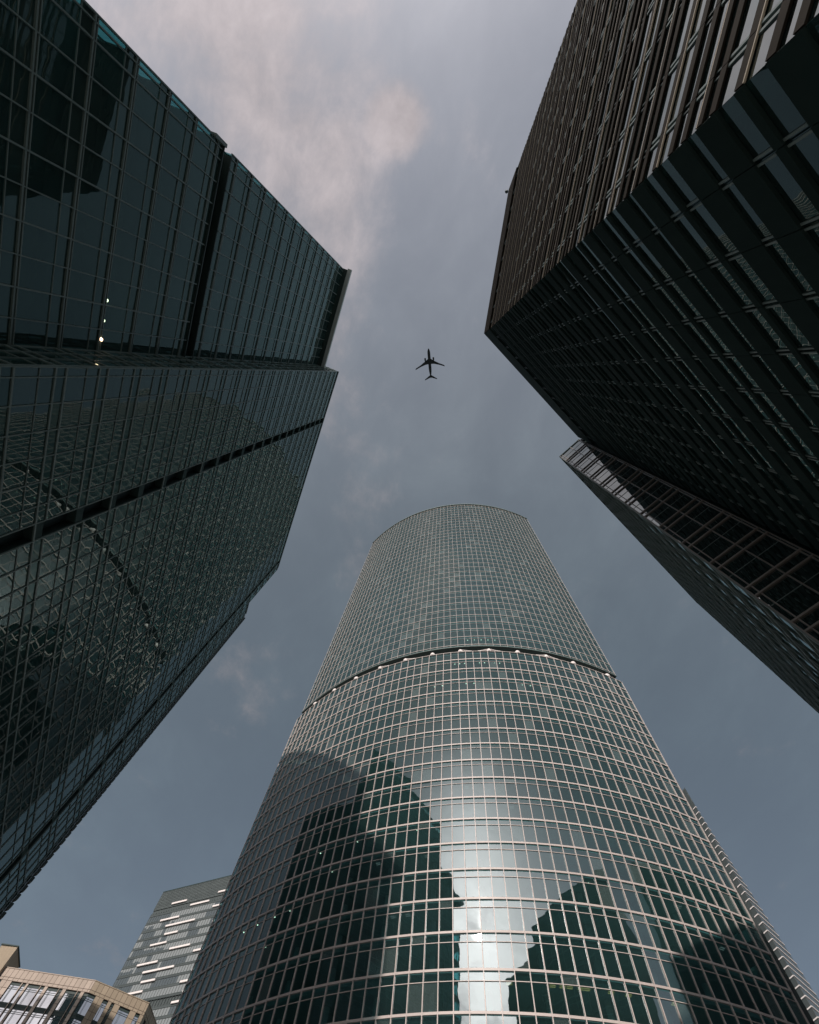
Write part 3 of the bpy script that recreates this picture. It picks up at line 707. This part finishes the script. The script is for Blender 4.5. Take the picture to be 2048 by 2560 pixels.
b = MB(); b.prism([tuple(WE2.pt(WE2.len - 0.1, 0, -0.1).xy), tuple(WE2.pt(WE2.len, 0, -0.1).xy), tuple(WE2.pt(WE2.len, 0, -24).xy), tuple(WE2.pt(WE2.len - 0.1, 0, -24).xy)], 0, HD + CAM_H); b.obj('end_wall', 'dark_metal', right)
z = 2
fin_e = []
while z < HD - 0.5:
    fin_e.append(WE2.m(WE2.len, WE2.len + 0.22, z, z + 0.22, -3.0, 0.10)); z += 1.13
place_boxes(fin_e, right, 'dark_metal', 100, 'louvre_blade', 'louvre_blades')
place_panes(panesD, right, 298)

# ---- block standing behind the wing; seen only mirrored in the round tower
back_b = thing('rear_office_block', 'dark glass office block behind the mirror glass wing, seen as reflection in round tower', 'office building', (98, 25, 0))
HK = 88.0
KP = [(69.0, 31.5), (118.0, 55.0), (136.0, 18.0), (86.0, -6.0)]
b = MB(); b.prism(KP, 0, HK + CAM_H); b.obj('body', 'spandrel_glass', back_b)
for i in range(2):
    WK = Wall(KP[i], KP[i + 1])
    if WK.n.dot(WK.P0 + WK.d * WK.len / 2 - Vector((100, 25))) < 0: WK.n = -WK.n
    z = 3.0
    while z < HK: WK.box('floor_bar', 'grey_metal', back_b, 0, WK.len, z, z + 0.25, 0.0, 0.2); z += 4.5
    for k in range(int(WK.len / 2.4) + 1): WK.box('mullion', 'grey_metal', back_b, k * 2.4 - .05, k * 2.4 + .05, G0, HK, 0.0, 0.12)

# ==================================================================================================
# 4. far office tower behind the round tower, left
# ==================================================================================================
far = thing('slab_tower', 'grey glass high-rise striped with short white fins, behind beige building', 'skyscraper', (-60, 330, 0))
F0 = (-89.4, 331.96); fd = Vector((0.8158, -0.5783)); F1 = (F0[0] + fd.x * 74, F0[1] + fd.y * 74)
WF = Wall(F0, F1)
if WF.n.dot(Vector((0, -1))) < 0: WF.n = -WF.n
zf = [186.4, 182.2, 178.3, 174.0, 169.7, 165.6, 161.8, 160.0 - 2.3, 153.4, 149.2, 145.2]
floors = [190.4 - 4.17 * k for k in range(1, 46)]
pF = []; usF = [1.72 * k for k in range(44)]
for k, z in enumerate(floors):
    if k == 0: top_h = 188.0
    mech = (k in (10, 11))
    if z < 2: break
    WF.box('spandrel', 'spandrel_grey', far, 0, 74, z - 0.55, z + 0.45, -0.2, 0.16)
    WF.box('spandrel_trim', 'louvre_grey', far, 0, 74, z + 0.45, z + 0.55, -0.2, 0.24)
    if k == 10:
        WF.box('plant_floor', 'dark_metal', far, 0, 74, z - 3.62, z - 0.55, -0.9, -0.4); continue
    run = 0
    for j in range(len(usF) - 1):
        z0, z1 = z - 3.62, z - 0.55
        if run <= 0: run = random.choice((1, 2, 3, 4, 5)); mode = random.random()
        run -= 1
        zm = random.choice((0.35, 0.5, 0.65))
        if mode < 0.35 + 0.012 * j: pF.append((WF.pane(usF[j] + .08, usF[j + 1] - .08, z0, z1, 0, 0.006), 'glass_blind'))
        elif mode < 0.62:
            pF.append((WF.pane(usF[j] + .08, usF[j + 1] - .08, z0 + (z1 - z0) * zm, z1, 0, 0.006), 'glass_blind'))
            pF.append((WF.pane(usF[j] + .08, usF[j + 1] - .08, z0, z0 + (z1 - z0) * zm, 0, 0.006), 'glass_far'))
        else: pF.append((WF.pane(usF[j] + .08, usF[j + 1] - .08, z0, z1, 0, 0.010), 'glass_far'))
place_panes(pF, far, 280)
for u in usF: WF.box('mullion', 'spandrel_grey', far, u - 0.07, u + 0.07, G0, 187.6, -0.1, 0.12)
WF.box('plant_slot', 'dark_metal', far, 0, 74, 186.7, 189.4, -0.8, -0.4)
WF.box('slot_soffit', 'louvre_grey', far, 0, 74, 189.3, 189.6, -0.8, 0.1)
WF.box('crown_wall', 'spandrel_grey', far, 0, 74, 189.6, 199.6, -0.4, 0.0)
for k in range(11): WF.box('crown_rail', 'louvre_grey', far, 0, 74, 189.9 + 0.93 * k, 190.12 + 0.93 * k, 0, 0.14)
for k in range(44): WF.box('crown_post', 'spandrel_grey', far, usF[k] - 0.05, usF[k] + 0.05, 189.6, 199.5, 0, 0.1)
WF.box('parapet', 'dark_metal', far, -0.1, 74, 199.6, 200, -0.6, 0.2)
for (z, a, c) in [(190.6, 12.3, 22.7), (190.9, 43.8, 60), (187.1, 27.2, 39.8), (183.2, 44.2, 60), (182.0, 10.2, 22.8), (178.2, 16.3, 35.5), (175.0, 48.5, 61), (173.8, 18.5, 27.1),
                  (169.5, 12.2, 22.7), (165.6, 27.2, 40.0), (162.0, 44.1, 62), (160.7, 10.2, 23.0), (156.7, 16.6, 35.8), (153.3, 48.5, 62), (152.4, 18.7, 27.3),
                  (149.0, 44.3, 60), (148.3, 12.2, 22.7), (144.7, 48.5, 60), (141.0, 44.4, 60), (140.8, 10.2, 30), (132.5, 16.6, 35), (128.3, 48.5, 60), (124.1, 20, 33)]:
    WF.box('white_fin', 'white_fin', far, a, c, z - 0.42, z + 0.42, 0.24, 0.75)
b = MB(); b.prism([tuple(WF.pt(0.05, 0, -0.3).xy), tuple(WF.pt(74, 0, -0.3).xy), tuple(WF.pt(74, 0, -30).xy), tuple(WF.pt(0.05, 0, -30).xy)], 0, 199.6 + CAM_H); b.obj('body', 'spandrel_grey', far)

# ==================================================================================================
# 5. tall tower seen past the right edge of the round tower
# ==================================================================================================
sail = thing('tapered_tower', 'slim grey tower with white floor edges, beyond right edge of the round tower', 'skyscraper', (245, 245, 0))
RC = Vector((236.98, 234.4)); d1 = Vector((math.sin(R(-12)), math.cos(R(-12)))); d2 = Vector((math.sin(R(60)), math.cos(R(60))))
tab = [(0, 34), (60, 32), (120, 26), (150, 21.5), (172, 18.0), (195, 14.0), (212, 11.0), (230, 6.8), (251, 2.6), (266, 1.0), (280, 0.4)]
def wid(z):
    for (a, wa), (c, wc) in zip(tab, tab[1:]):
        if a <= z <= c: return wa + (wc - wa) * (z - a) / (c - a)
    return 0.4
fl = [281.0 - 3.92 * k for k in range(0, 70)]
W1 = Wall(tuple(RC + d1 * 30), tuple(RC))
if W1.n.dot(Vector((-1, -1))) < 0: W1.n = -W1.n
n2 = Vector((d2.y, -d2.x))
if n2.dot(Vector((0, -1))) < 0: n2 = -n2
pS = []
for k, z in enumerate(fl):
    if z < 3: break
    w = wid(z); wl = wid(z - 3.9)
    if k > 3:
        W1.box('floor_edge', 'white_fin', sail, 0, 30, z - 0.45, z, -0.2, 0.30)
        b = MB(); p0 = RC + n2 * 0.3; p1 = RC + d2 * w + n2 * 0.3
        b.prism([tuple(RC - n2 * 0.2), tuple(p0), tuple(p1), tuple(RC + d2 * w - n2 * 0.2)], z - 0.4 + CAM_H, z + CAM_H); b.obj('floor_edge', 'white_fin', sail)
    for j in range(12):
        u0 = 30 - 2.5 * (j + 1); pS.append((W1.pane(u0 + .06, u0 + 2.44, z - 3.92, z - 0.45, 0, 0.008), 'glass_far' if random.random() < .55 else 'glass_blind'))
    b = MB(); q0 = RC; q1 = RC + d2 * w; q2 = RC + d2 * wl
    b.quad((*q0, z - 3.92 + CAM_H), (*q2, z - 3.92 + CAM_H), (*q1, z + CAM_H), (*q0, z + CAM_H))
    o = b.obj('glazed_storey', 'glass_far', sail)
place_panes(pS, sail, 290)
for j in range(13): W1.box('mullion', 'spandrel_grey', sail, 30 - 2.5 * j - 0.06, 30 - 2.5 * j + 0.06, G0, 281, -0.1, 0.1)
b = MB(); v = []
for (z, w) in tab:
    ring = [RC - n2 * 0.3 + d1 * 0.0, RC + d2 * max(0.2, w - 0.05) - n2 * 0.3, RC + d2 * max(0.2, w - 0.05) + d1 * 30, RC + d1 * 30 + d2 * 0.1]
    b.v += [(p.x, p.y, z + CAM_H) for p in ring]
for i in range(len(tab) - 1):
    for k in range(4): j = (k + 1) % 4; b.f.append((i * 4 + k, i * 4 + j, i * 4 + 4 + j, i * 4 + 4 + k))
b.f.append(tuple(len(tab) * 4 - 4 + k for k in range(4))); b.obj('body', 'spandrel_grey', sail)

# ==================================================================================================
# 6. beige stone building, bottom left
# ==================================================================================================
beige = thing('stone_building', 'beige stone-clad building with tall windows and an angled corner, bottom left', 'building', (-50, 155, 0))
Q0 = (-66.54, 153.74); Q1 = (-44.80, 150.60); Q2 = (-31.66, 153.97); Q3 = (-28.6, 163.5); HG = 70.0
WG1 = Wall(Q0, Q1); WG2 = Wall(Q1, Q2); WG3 = Wall(Q2, Q3)
for W in (WG1, WG2, WG3):
    if W.n.dot(W.P0 + W.d * W.len / 2 - Vector((-45, 165))) < 0: W.n = -W.n
pG = []; stones = []; 
def stone_face(W, wins, mat, u_from, tiles=1.19):
    wt = 67.75; pitch = 3.9
    # parapet: three courses of slabs with open joints
    W.box('parapet_core', 'joint', beige, u_from, W.len, wt - 0.02, HG - 0.02, -0.5, -0.03)
    for (z0, z1) in ((wt, 68.3), (68.3, 69.92)):
        u = u_from
        while u < W.len - 0.05:
            w = min(tiles, W.len - u); st.append((W.m(u + .045, u + w - .045, z0 + .045, z1 - .045, -0.06, 0.0), mat)); u += tiles
    W.box('coping', mat, beige, u_from - 0.02, W.len + 0.02, 69.93, 70.08, -0.6, 0.06)
    # piers between windows
    edges = [u_from] + [x for w in wins for x in w] + [W.len]
    for i in range(0, len(edges), 2):
        a, c = edges[i], edges[i + 1]
        if c - a < 0.05: continue
        W.box('pier_core', 'joint', beige, a + .02, c - .02, G0, wt, -0.6, -0.06)
        z = wt; 
        while z > 30:
            h = 1.3; n_ = max(1, round((c - a) / 1.3))
            for q in range(n_):
                st.append((W.m(a + (c - a) * q / n_ + .04, a + (c - a) * (q + 1) / n_ - .04, z - h + .04, z - .04, -0.12, 0.0), mat))
            z -= h
        W.box('pier_foot', mat, beige, a, c, G0, z, -0.5, 0.0)
    for (a, c) in wins:
        z = wt
        while z > 4:
            dark = (c - a < 1.1 and random.random() < 0.3)
            zb = z - 3.55
            W.box('window_head', 'dark_metal', beige, a, c, z - 0.55, z, -0.34, -0.22)
            mm = 'louvre_grey' if dark else 'glass_far'
            cols = [a, c] if c - a < 1.1 else [a, a + (c - a) * .27, a + (c - a) * .36, c]
            for i in range(len(cols) - 1):
                for (y0, y1) in ((zb, z - 1.25), (z - 1.2, z - 0.95), (z - 0.9, z - 0.58)):
                    if dark: continue
                    pG.append((W.pane(cols[i] + .03, cols[i + 1] - .03, y0, y1, -0.28, 0.004), 'glass_win'))
                if i: W.box('window_bar', 'dark_metal', beige, cols[i] - 0.03, cols[i] + 0.03, zb, z - .55, -0.3, -0.22)
            if dark:
                y = zb + 0.1
                while y < z - 0.6: W.box('louvre', 'louvre_grey', beige, a + .03, c - .03, y, y + .09, -0.32, -0.16); y += .24
            for y in (z - 1.22, z - 0.92): W.box('window_bar', 'dark_metal', beige, a, c, y - 0.03, y + 0.03, -0.3, -0.22)
            W.box('spandrel', 'dark_metal', beige, a, c, zb - 0.35, zb, -0.34, -0.18)
            z -= pitch
    W.box('inner_wall', 'core_dark', beige, u_from + .1, W.len - .1, G0, wt, -0.9, -0.65)
M['glass_win'] = glass('bright_window_glass', 5.5, (0, 0, 0), rough=0.02, wob=0.003, wscale=0.6, film_w=0.1, gcol=(0.95, 0.96, 1.0), opaque=(0.05, 0.06, 0.065))
st = []
wins1 = [(-3.4, -0.5), (0.3, 1.2), (3.66, 6.04), (6.31, 7.14), (7.7, 10.49), (10.7, 11.57), (12.35, 14.89), (15.05, 15.83), (16.68, 19.21), (19.4, 20.12), (20.95, 21.95)]
wins1 = [w for w in wins1 if w[0] > 0]
stone_face(WG1, wins1, 'stone', 0.0)
wins2 = [(0.03, 1.76), (3.71, 4.85), (5.7, 6.39), (7.79, 10.3), (11.75, 12.71)]
stone_face(WG2, wins2, 'stone2', 0.0)
stone_face(WG3, [(1.2, 2.2), (3.6, 6.2), (7.6, 8.6)], 'stone2', 0.0)
st.sort(key=lambda t: -area(t[0]))
cnt = 0; rest = {}
for m4, mt in st:
    if cnt < 296 and area(m4) > 0.5: link('stone_slab', cube_mesh(mt), beige, m4); cnt += 1
    else: rest.setdefault(mt, []).append(m4)
for mt, l in rest.items():
    b = MB()
    for m4 in l: b.box(m4)
    o = b.obj('stone_cladding', mt, beige); o['kind'] = 'stuff'
place_panes(pG, beige, 295)
b = MB(); b.prism([(Q0[0] - 6, Q0[1] + 2), (Q0[0] + .3, Q0[1] + 0.9), (Q1[0], Q1[1] + 1.0), (Q2[0] - .8, Q2[1] + .9), (Q3[0] - 1, Q3[1]), (-30, 190), (-72, 190)], 0, 69.6 + CAM_H); b.obj('body', 'joint', beige)
# higher stair block at its left end
b = MB(); TB = [(-70.6, 153.3), (-66.6, 152.6), (-66.4, 160.0), (-70.6, 160.6)]
b.prism(TB, 0, 73.4 + CAM_H); b.obj('stair_block', 'stone2', beige)
b = MB(); b.prism([(-70.75, 153.1), (-66.45, 152.42), (-66.2, 160.2), (-70.6, 160.8)], 73.4 + CAM_H, 73.62 + CAM_H); b.obj('coping', 'dark_metal', beige)

# ==================================================================================================
# 7. the airliner
# ==================================================================================================
ALT = 700.0
jet = thing('airliner', 'dark silhouette of a twin-engine airliner crossing the sky between the towers', 'airplane', (-29.39, -27.32, ALT + CAM_H))
back = Vector((0.326, 0.945)); lat = Vector((0.945, -0.326))
JR = Matrix(((back.x, lat.x, 0, 0), (back.y, lat.y, 0, 0), (0, 0, 1, 0), (0, 0, 0, 1)))
def jet_obj(name, b, smooth=False, parent=None):
    me = b.mesh(name, 'plane_silhouette')
    if smooth:
        for p in me.polygons: p.use_smooth = True
    o = bpy.data.objects.new(name, me); COL.objects.link(o); o.parent = parent or jet
    if parent is None: o.matrix_basis = JR
    return o
def body(prof, seg=20, cy=0, cz=0):
    b = MB()
    for (x, r, dz) in prof:
        for k in range(seg):
            a = 2 * math.pi * k / seg; b.v.append((x, cy + r * math.cos(a), cz + dz + r * math.sin(a)))
    for i in range(len(prof) - 1):
        for k in range(seg): j = (k + 1) % seg; b.f.append((i * seg + k, i * seg + j, (i + 1) * seg + j, (i + 1) * seg + k))
    b.f.append(tuple(reversed(range(seg)))); b.f.append(tuple((len(prof) - 1) * seg + k for k in range(seg)))
    return b
jet_obj('fuselage', body([(0, .08, -.3), (.5, .55, -.25), (1.5, 1.05, -.15), (3, 1.55, 0), (5, 1.92, 0), (8, 2.0, 0), (27, 2.0, 0), (31, 1.75, .2), (35, 1.15, .6), (38, .6, .9), (39.6, .22, 1.0)]), True)
def wing(pts, t):
    """pts: list of (lateral, lead x, trail x, z, thickness) from root to tip"""
    b = MB()
    for (y, x0, x1, z, th) in pts:
        c = x1 - x0
        for (fx, fz) in ((0, 0), (.12, .5), (.4, .6), (1, 0.03), (1, -0.03), (.4, -.4), (.12, -.35)): b.v.append((x0 + c * fx, y, z + fz * th))
    n = 7
    for i in range(len(pts) - 1):
        for k in range(n): j = (k + 1) % n; b.f.append((i * n + k, i * n + j, (i + 1) * n + j, (i + 1) * n + k))
    b.f.append(tuple(range(n))); b.f.append(tuple((len(pts) - 1) * n + k for k in reversed(range(n)))); return b
for s in (-1, 1):
    dx = 0.9 if s < 0 else 0
    jet_obj('wing', wing([(s * 0.5, 13.6, 21.2, -1.1, 1.0), (s * 2.2, 14.2, 21.2, -1.0, 0.9), (s * 6.2, 17.0, 21.4 + dx * .3, -.6, .6), (s * 13, 21.0 + dx * .6, 23.4 + dx * .6, 0.0, .35), (s * 20.0, 24.2 + dx, 26.0 + dx, .8, .22), (s * 20.7, 25.2 + dx, 26.4 + dx, 1.1, .12)], 0))
    jet_obj('tailplane', wing([(s * 0.3, 35.4, 39.6, 1.2, .4), (s * 1.3, 36.4, 39.9, 1.25, .3), (s * 8.5, 41.4, 42.6, 1.8, .12), (s * 8.8, 41.9, 42.7, 1.85, .08)], 0))
    jet_obj('engine', body([(12.4, .85, 0), (12.7, 1.12, 0), (14.2, 1.2, 0), (15.8, 1.0, 0), (17.0, .7, .05), (17.6, .35, .1)], 16, s * 5.8, -2.0), True)
    e = MB(); e.box(Matrix.Translation((17.0, s * 5.8, -1.05)) @ Matrix.Diagonal((3.6, .28, 1.0, 1))); jet_obj('pylon', e)
t = MB()
pts = [(33.2, 1.6, .5), (37.2, 6.6, .35), (39.4, 8.9, .22), (41.4, 8.9, .2), (39.6, 1.4, .4)]
for sgn in (-1, 1):
    for (x, z, w) in pts: t.v.append((x, sgn * w / 2, z))
n = len(pts); t.f = [tuple(range(n)), tuple(reversed(range(n, 2 * n)))] + [(i, (i + 1) % n, n + (i + 1) % n, n + i) for i in range(n)]
jet_obj('tail_fin', t)
